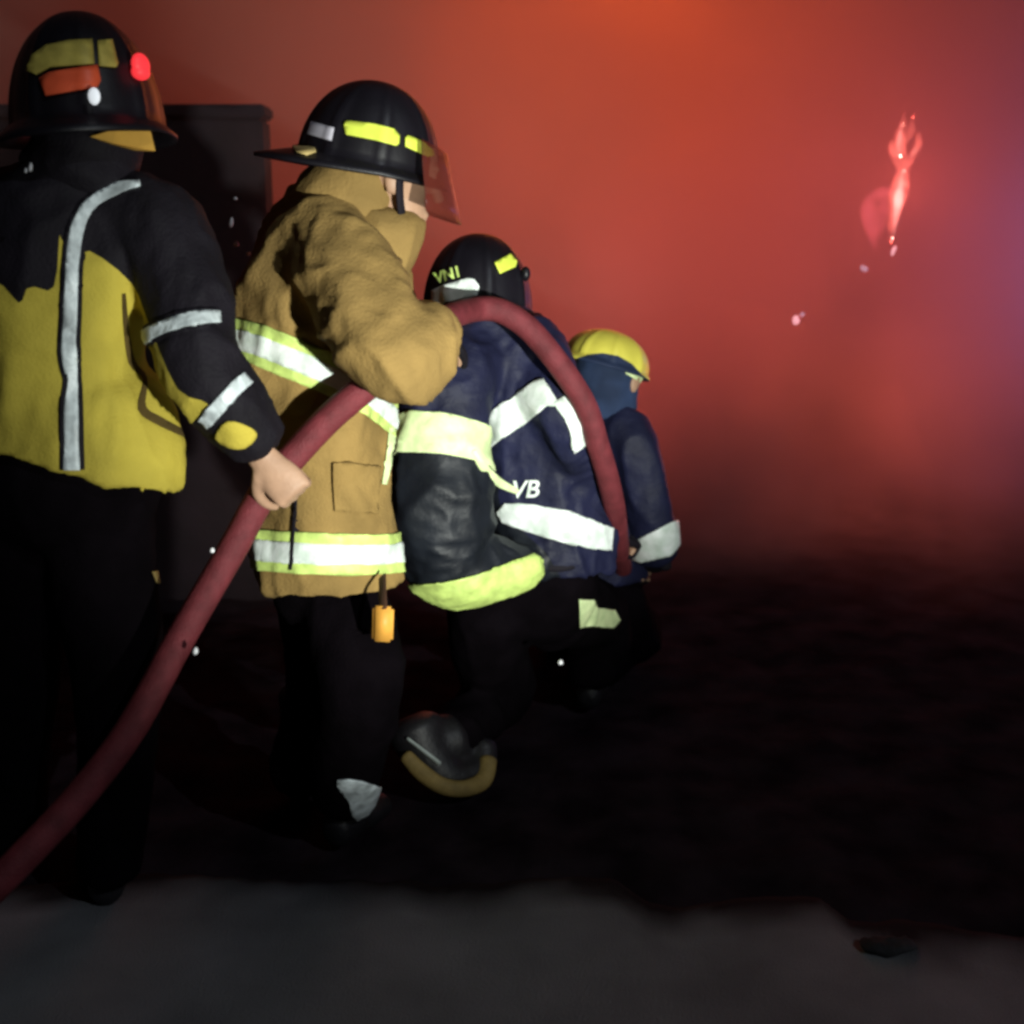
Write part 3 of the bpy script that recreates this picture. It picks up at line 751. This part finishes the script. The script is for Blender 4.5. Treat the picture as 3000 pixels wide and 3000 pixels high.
# ======================================================= water drops caught by the light
drops = [(90, 490, 2.2, 7, 18, 'bright water drop falling beside the black collar of the yellow-coated firefighter'),
         (76, 500, 2.2, 5, 10, 'small faint water drop next to the brightest drop by the black collar'),
         (690, 582, 2.9, 8, 8, 'topmost faint water drop in front of the dark wall'),
         (678, 652, 2.9, 8, 22, 'long vertical water drop in front of the dark wall'),
         (692, 715, 2.9, 11, 11, 'round bright water drop under the long one before the wall'),
         (727, 744, 2.9, 8, 8, 'small water drop lowest in the cluster near the tan sleeve'),
         (600, 762, 2.5, 8, 12, 'dim water drop over the black sleeve away from the cluster'),
         (622, 1612, 2.3, 10, 12, 'pale water drop beside the hose below the gripping hand'),
         (573, 1907, 2.2, 12, 18, 'pale water drop under the hose in front of black trousers'),
         (1642, 1940, 2.9, 12, 12, 'dim water drop low in the dark below the kneeling pair')]
for (x, y, d, rx, rz, lab) in drops:
    k = d / F
    bm = bmesh.new(); c = P(x, y, d)
    bmesh.ops.create_uvsphere(bm, u_segments=14, v_segments=10, radius=1, matrix=Matrix.Translation(c) @ Matrix.Rotation(.2, 4, 'Y') @ Matrix.Diagonal((rx * k * .7, rx * k * .7, rz * k * .7, 1)))
    for v in bm.verts:
        t = (v.co.z - c.z) / (rz * k)
        v.co.x = c.x + (v.co.x - c.x) * (1 - .35 * t); v.co.y = c.y + (v.co.y - c.y) * (1 - .35 * t)
    o = link('water_drop', to_mesh(bm), M['drop']); tag(o, lab, 'water drop', 'water drops in the air'); set_origin(o, c)

# ======================================================= flames and embers in the smoke
def flame_mat(name, col, st, scale=11):
    m = bpy.data.materials.new(name); m.use_nodes = True; nt = m.node_tree; nt.nodes.clear()
    out = nt.nodes.new('ShaderNodeOutputMaterial'); e = nt.nodes.new('ShaderNodeEmission'); e.inputs['Color'].default_value = (*col, 1)
    g = nt.nodes.new('ShaderNodeNewGeometry'); n = nt.nodes.new('ShaderNodeTexNoise'); n.inputs['Scale'].default_value = scale; n.inputs['Detail'].default_value = 3; n.inputs['Distortion'].default_value = 1
    nt.links.new(g.outputs['Position'], n.inputs['Vector'])
    r = nt.nodes.new('ShaderNodeMapRange')
    for k, v in zip(('From Min', 'From Max', 'To Min', 'To Max'), (.35, .68, st * .3, st * 1.5)): r.inputs[k].default_value = v
    nt.links.new(n.outputs['Fac'], r.inputs['Value']); nt.links.new(r.outputs['Result'], e.inputs['Strength']); nt.links.new(e.outputs['Emission'], out.inputs['Volume'])
    return m
FD = 5.3
fm = flame_mat('flame', (1.0, .17, .13), 22)
fm2 = flame_mat('dull_flame', (1.0, .13, .17), 7, 7)
fm3 = flame_mat('hot_flame', (1.0, .50, .44), 26, 7)
def tongue(bm, pts): loft(bm, [(P(x, y, FD), r * FD / F, r * FD / F) for x, y, r in pts], seg=14)
bm = bmesh.new()
tongue(bm, [(2610, 710, 3), (2617, 660, 12), (2628, 600, 22), (2638, 545, 22), (2646, 490, 14), (2640, 440, 15), (2640, 390, 15), (2648, 325, 3)])
tongue(bm, [(2644, 520, 8), (2666, 470, 14), (2684, 430, 13), (2694, 385, 3)])
tongue(bm, [(2640, 500, 8), (2622, 460, 11), (2612, 430, 9), (2614, 405, 2)])
tongue(bm, [(2650, 420, 8), (2668, 380, 12), (2676, 335, 2)])
me = bake(bm, .006, 1); wrinkle(me, amp=.012, freq=18, seed=31, fine=.004)
fl1 = link('flame', me, fm)
bm = bmesh.new(); FD -= .03
tongue(bm, [(2614, 705, 2), (2622, 660, 7), (2630, 610, 13), (2636, 565, 14), (2643, 525, 7), (2648, 495, 2)])
tongue(bm, [(2640, 470, 2), (2634, 430, 7), (2638, 395, 8), (2644, 362, 2)])
tongue(bm, [(2652, 470, 2), (2676, 450, 6), (2688, 425, 2)])
me = bake(bm, .006, 1); wrinkle(me, amp=.006, freq=16, seed=33, fine=.003); FD += .03
link('flame_core', me, fm3, fl1); tag(fl1, 'tall forked flame burning pink-white through the smoke', 'flame', 'flames in the smoke'); set_origin(fl1, P(2620, 690, FD))
bm = bmesh.new()
tongue(bm, [(2568, 740, 4), (2556, 680, 20), (2545, 620, 26), (2542, 575, 14)])
tongue(bm, [(2542, 590, 12), (2575, 568, 18), (2612, 560, 12)])
tongue(bm, [(2580, 690, 6), (2588, 630, 18), (2585, 580, 14)])
fl2 = link('flame', bake(bm, .010, 2), fm2); tag(fl2, 'low dull red flame next to the tall forked one', 'flame', 'flames in the smoke'); set_origin(fl2, P(2555, 690, FD))
em = glow('ember_glow', (1.0, .45, .5), 1.2); em2 = glow('dim_ember_glow', (.75, .42, .55), .7)
for (x, y, rx, rz, mt, lab) in [(2618, 735, 7, 22, em, 'bright ember dripping just under the tall flame'), (2532, 786, 14, 13, em2, 'dim round ember below the low dull flame'), (2331, 938, 15, 16, em, 'lone glowing ember farthest from the flames'), (2350, 922, 8, 10, em2, 'faint spark touching the lone ember')]:
    bm = bmesh.new(); c = P(x, y, FD); k = FD / F
    bmesh.ops.create_icosphere(bm, subdivisions=3, radius=1, matrix=Matrix.Translation(c) @ Matrix.Rotation(.3, 4, 'Y') @ Matrix.Diagonal((rx * k * .7, rx * k * .7, rz * k * .7, 1)))
    for v in bm.verts: v.co += (v.co - c) * .5 * noise.noise(v.co * 60)
    o = link('ember', to_mesh(bm), mt); tag(o, lab, 'ember', 'embers in the smoke'); set_origin(o, c)

# ======================================================= smoke
bm = bmesh.new()
lo = Vector((-14, 3.95, -1.2)); hi = Vector((14, 16, 9))
bmesh.ops.create_cube(bm, size=1, matrix=Matrix.Translation((lo + hi) / 2) @ Matrix.Diagonal((*(hi - lo), 1)))
sm = bpy.data.materials.new('smoke'); sm.use_nodes = True; nt = sm.node_tree; nt.nodes.clear()
out = nt.nodes.new('ShaderNodeOutputMaterial'); pv = nt.nodes.new('ShaderNodeVolumePrincipled')
pv.inputs['Color'].default_value = (.80, .46, .42, 1); pv.inputs['Density'].default_value = .38; pv.inputs['Anisotropy'].default_value = .1
tc = nt.nodes.new('ShaderNodeNewGeometry'); sx = nt.nodes.new('ShaderNodeSeparateXYZ'); nt.links.new(tc.outputs['Position'], sx.inputs['Vector'])
nz = nt.nodes.new('ShaderNodeTexNoise'); nz.inputs['Scale'].default_value = .9; nz.inputs['Detail'].default_value = 4; nz.inputs['Distortion'].default_value = .6; nt.links.new(tc.outputs['Position'], nz.inputs['Vector'])
def rng(src, a, b_, c, d, smooth=True):
    r = nt.nodes.new('ShaderNodeMapRange'); r.interpolation_type = 'SMOOTHSTEP' if smooth else 'LINEAR'
    for k, v in zip(('From Min', 'From Max', 'To Min', 'To Max'), (a, b_, c, d)): r.inputs[k].default_value = v
    nt.links.new(src, r.inputs['Value']); return r.outputs['Result']
def mul(a, b_):
    q = nt.nodes.new('ShaderNodeMath'); q.operation = 'MULTIPLY'
    for i, x in enumerate((a, b_)):
        if isinstance(x, float): q.inputs[i].default_value = x
        else: nt.links.new(x, q.inputs[i])
    return q.outputs[0]
# smoke rises: thin over the ground and at its near edge, thick higher up
nb = nt.nodes.new('ShaderNodeTexNoise'); nb.inputs['Scale'].default_value = .8; nb.inputs['Detail'].default_value = 3; nt.links.new(tc.outputs['Position'], nb.inputs['Vector'])
zz = nt.nodes.new('ShaderNodeMath'); zz.operation = 'ADD'; nt.links.new(sx.outputs['Z'], zz.inputs[0]); nt.links.new(rng(nb.outputs['Fac'], .34, .66, -.95, .95, False), zz.inputs[1])
dens = mul(mul(rng(zz.outputs[0], -1.0, .75, .06, 1.0), rng(sx.outputs['Y'], 3.96, 6.0, 0.0, 1.0)), mul(rng(nz.outputs['Fac'], .32, .68, .4, 1.7, False), .54))
nt.links.new(dens, pv.inputs['Density'])
nc = nt.nodes.new('ShaderNodeTexNoise'); nc.inputs['Scale'].default_value = .75; nc.inputs['Detail'].default_value = 4; nc.inputs['Distortion'].default_value = .8; nt.links.new(tc.outputs['Position'], nc.inputs['Vector'])
zc = nt.nodes.new('ShaderNodeMath'); zc.operation = 'ADD'; nt.links.new(sx.outputs['Z'], zc.inputs[0]); nt.links.new(rng(nc.outputs['Fac'], .3, .7, -1.0, 1.0, False), zc.inputs[1])
smoke_tint = nt.nodes.new('ShaderNodeMix'); smoke_tint.data_type = 'RGBA'; nt.links.new(rng(zc.outputs[0], -.15, 1.15, 0.0, 1.0), smoke_tint.inputs['Factor'])
smoke_tint.inputs[6].default_value = (.42, .26, .24, 1); smoke_tint.inputs[7].default_value = (.80, .44, .38, 1)  # reddish smoke colour, darker towards the ground and broken up by noise
nt.links.new(smoke_tint.outputs[2], pv.inputs['Color'])
nt.links.new(pv.outputs['Volume'], out.inputs['Volume'])
smoke = link('smoke', to_mesh(bm, smooth=False), sm); smoke['kind'] = 'stuff'; tag(smoke, 'thick smoke lit red and orange by the fire', None)

# dark sooty plume rolling up ahead of the crew
bm = bmesh.new(); bmesh.ops.create_icosphere(bm, subdivisions=3, radius=1)
plume = link('smoke_plume', to_mesh(bm), None); plume['kind'] = 'stuff'; tag(plume, 'grey-black smoke plume rolling up in front of the kneeling firefighter', None)
plume.location = P(2130, 1480, 5.3); plume.scale = (.95, .7, .85); plume.rotation_euler = (0, math.radians(35), 0)
pm = bpy.data.materials.new('sooty_smoke'); pm.use_nodes = True; nt = pm.node_tree; nt.nodes.clear(); plume.data.materials.append(pm)
out = nt.nodes.new('ShaderNodeOutputMaterial'); pv = nt.nodes.new('ShaderNodeVolumePrincipled'); tc = nt.nodes.new('ShaderNodeTexCoord')
ln = nt.nodes.new('ShaderNodeVectorMath'); ln.operation = 'LENGTH'; nt.links.new(tc.outputs['Object'], ln.inputs[0])
n1 = nt.nodes.new('ShaderNodeTexNoise'); n1.inputs['Scale'].default_value = 1.7; n1.inputs['Detail'].default_value = 4; nt.links.new(tc.outputs['Object'], n1.inputs['Vector'])
ad = nt.nodes.new('ShaderNodeMath'); ad.operation = 'ADD'; nt.links.new(ln.outputs['Value'], ad.inputs[0]); nt.links.new(rng(n1.outputs['Fac'], .3, .7, 0.0, .55, False), ad.inputs[1])
nt.links.new(rng(ad.outputs[0], .25, 1.0, 1.7, 0.0), pv.inputs['Density'])
pv.inputs['Color'].default_value = (.30, .24, .25, 1); nt.links.new(pv.outputs['Volume'], out.inputs['Volume'])

# ======================================================= light
def lamp(name, typ, loc, energy, color, size=.3, target=None, **kw):
    ld = bpy.data.lights.new(name, typ); ld.energy = energy; ld.color = color
    if typ in ('POINT', 'SPOT'): ld.shadow_soft_size = size
    for k, v in kw.items(): setattr(ld, k, v)
    o = bpy.data.objects.new(name, ld); COL.objects.link(o); o.location = loc
    if target is not None: o.rotation_euler = (Vector(target) - Vector(loc)).to_track_quat('-Z', 'Y').to_euler()
    return o
lamp('fire_glow_fill', 'POINT', P(1800, -20, 8.0), 340, (1, .22, .035), 1.2)
lamp('fire_glow_fill', 'POINT', P(1800, 850, 6.9), 78, (1, .26, .27), 1.0)  # added, no flame seen here: evens out the glow in the smoke
lamp('fire_glow_fill', 'POINT', P(2450, 450, 7.8), 40, (1, .27, .30), 1.0)  # another unseen added light, spreads the glow to the right
lamp('fire_glow_fill', 'POINT', P(2500, 1180, 6.1), 34, (1, .24, .13), .4)  # added low reddish light, carries the smoke glow further down
lamp('fire_glow_fill', 'POINT', P(2640, 560, 5.5), 6, (1, .20, .16), .12)
lamp('beacon_light', 'POINT', P(3300, 740, 7.0), 80, (.24, .26, 1), .3)
lamp('scene_light', 'SPOT', (1.25, -.25, .8), 860, (.96, 1.0, .92), .05, target=P(1400, 1090, 2.8), spot_size=math.radians(39), spot_blend=1.0)
sun = lamp('fill_sun', 'SUN', (0, 0, 10), .48, (.84, .93, 1), angle=math.radians(.5)); sun.rotation_euler = Vector((-.55, .6, -.62)).to_track_quat('-Z', 'Y').to_euler()  # added cool fill from behind to lift the asphalt, no moon known

w = bpy.data.worlds.new('World'); S.world = w; w.use_nodes = True; nt = w.node_tree
bg = nt.nodes['Background']; sk = nt.nodes.new('ShaderNodeTexSky'); sk.sky_type = 'NISHITA'; sk.sun_disc = False
sk.sun_elevation = math.radians(-4); sk.sun_rotation = math.radians(20)
nt.links.new(sk.outputs['Color'], bg.inputs['Color']); bg.inputs['Strength'].default_value = .05

# ======================================================= camera and render settings
cd = bpy.data.cameras.new('camera'); cam = bpy.data.objects.new('camera', cd); COL.objects.link(cam)
cam.location = CAM; cam.rotation_euler = (math.radians(90) - PITCH, 0, 0)
cd.sensor_width = 36; cd.lens = 36 * F / 3000; cd.clip_end = 500; cd.clip_start = .05
cd.dof.use_dof = True; cd.dof.focus_distance = 2.75; cd.dof.aperture_fstop = 2.6
S.camera = cam
S.view_settings.view_transform = 'Standard'; S.view_settings.look = 'None'; S.view_settings.exposure = 0; S.view_settings.gamma = 1
S.cycles.use_denoising = True
S.cycles.volume_bounces = 1; S.cycles.max_bounces = 6
S.cycles.pixel_filter_type = 'BLACKMAN_HARRIS'; S.cycles.filter_width = 3.0
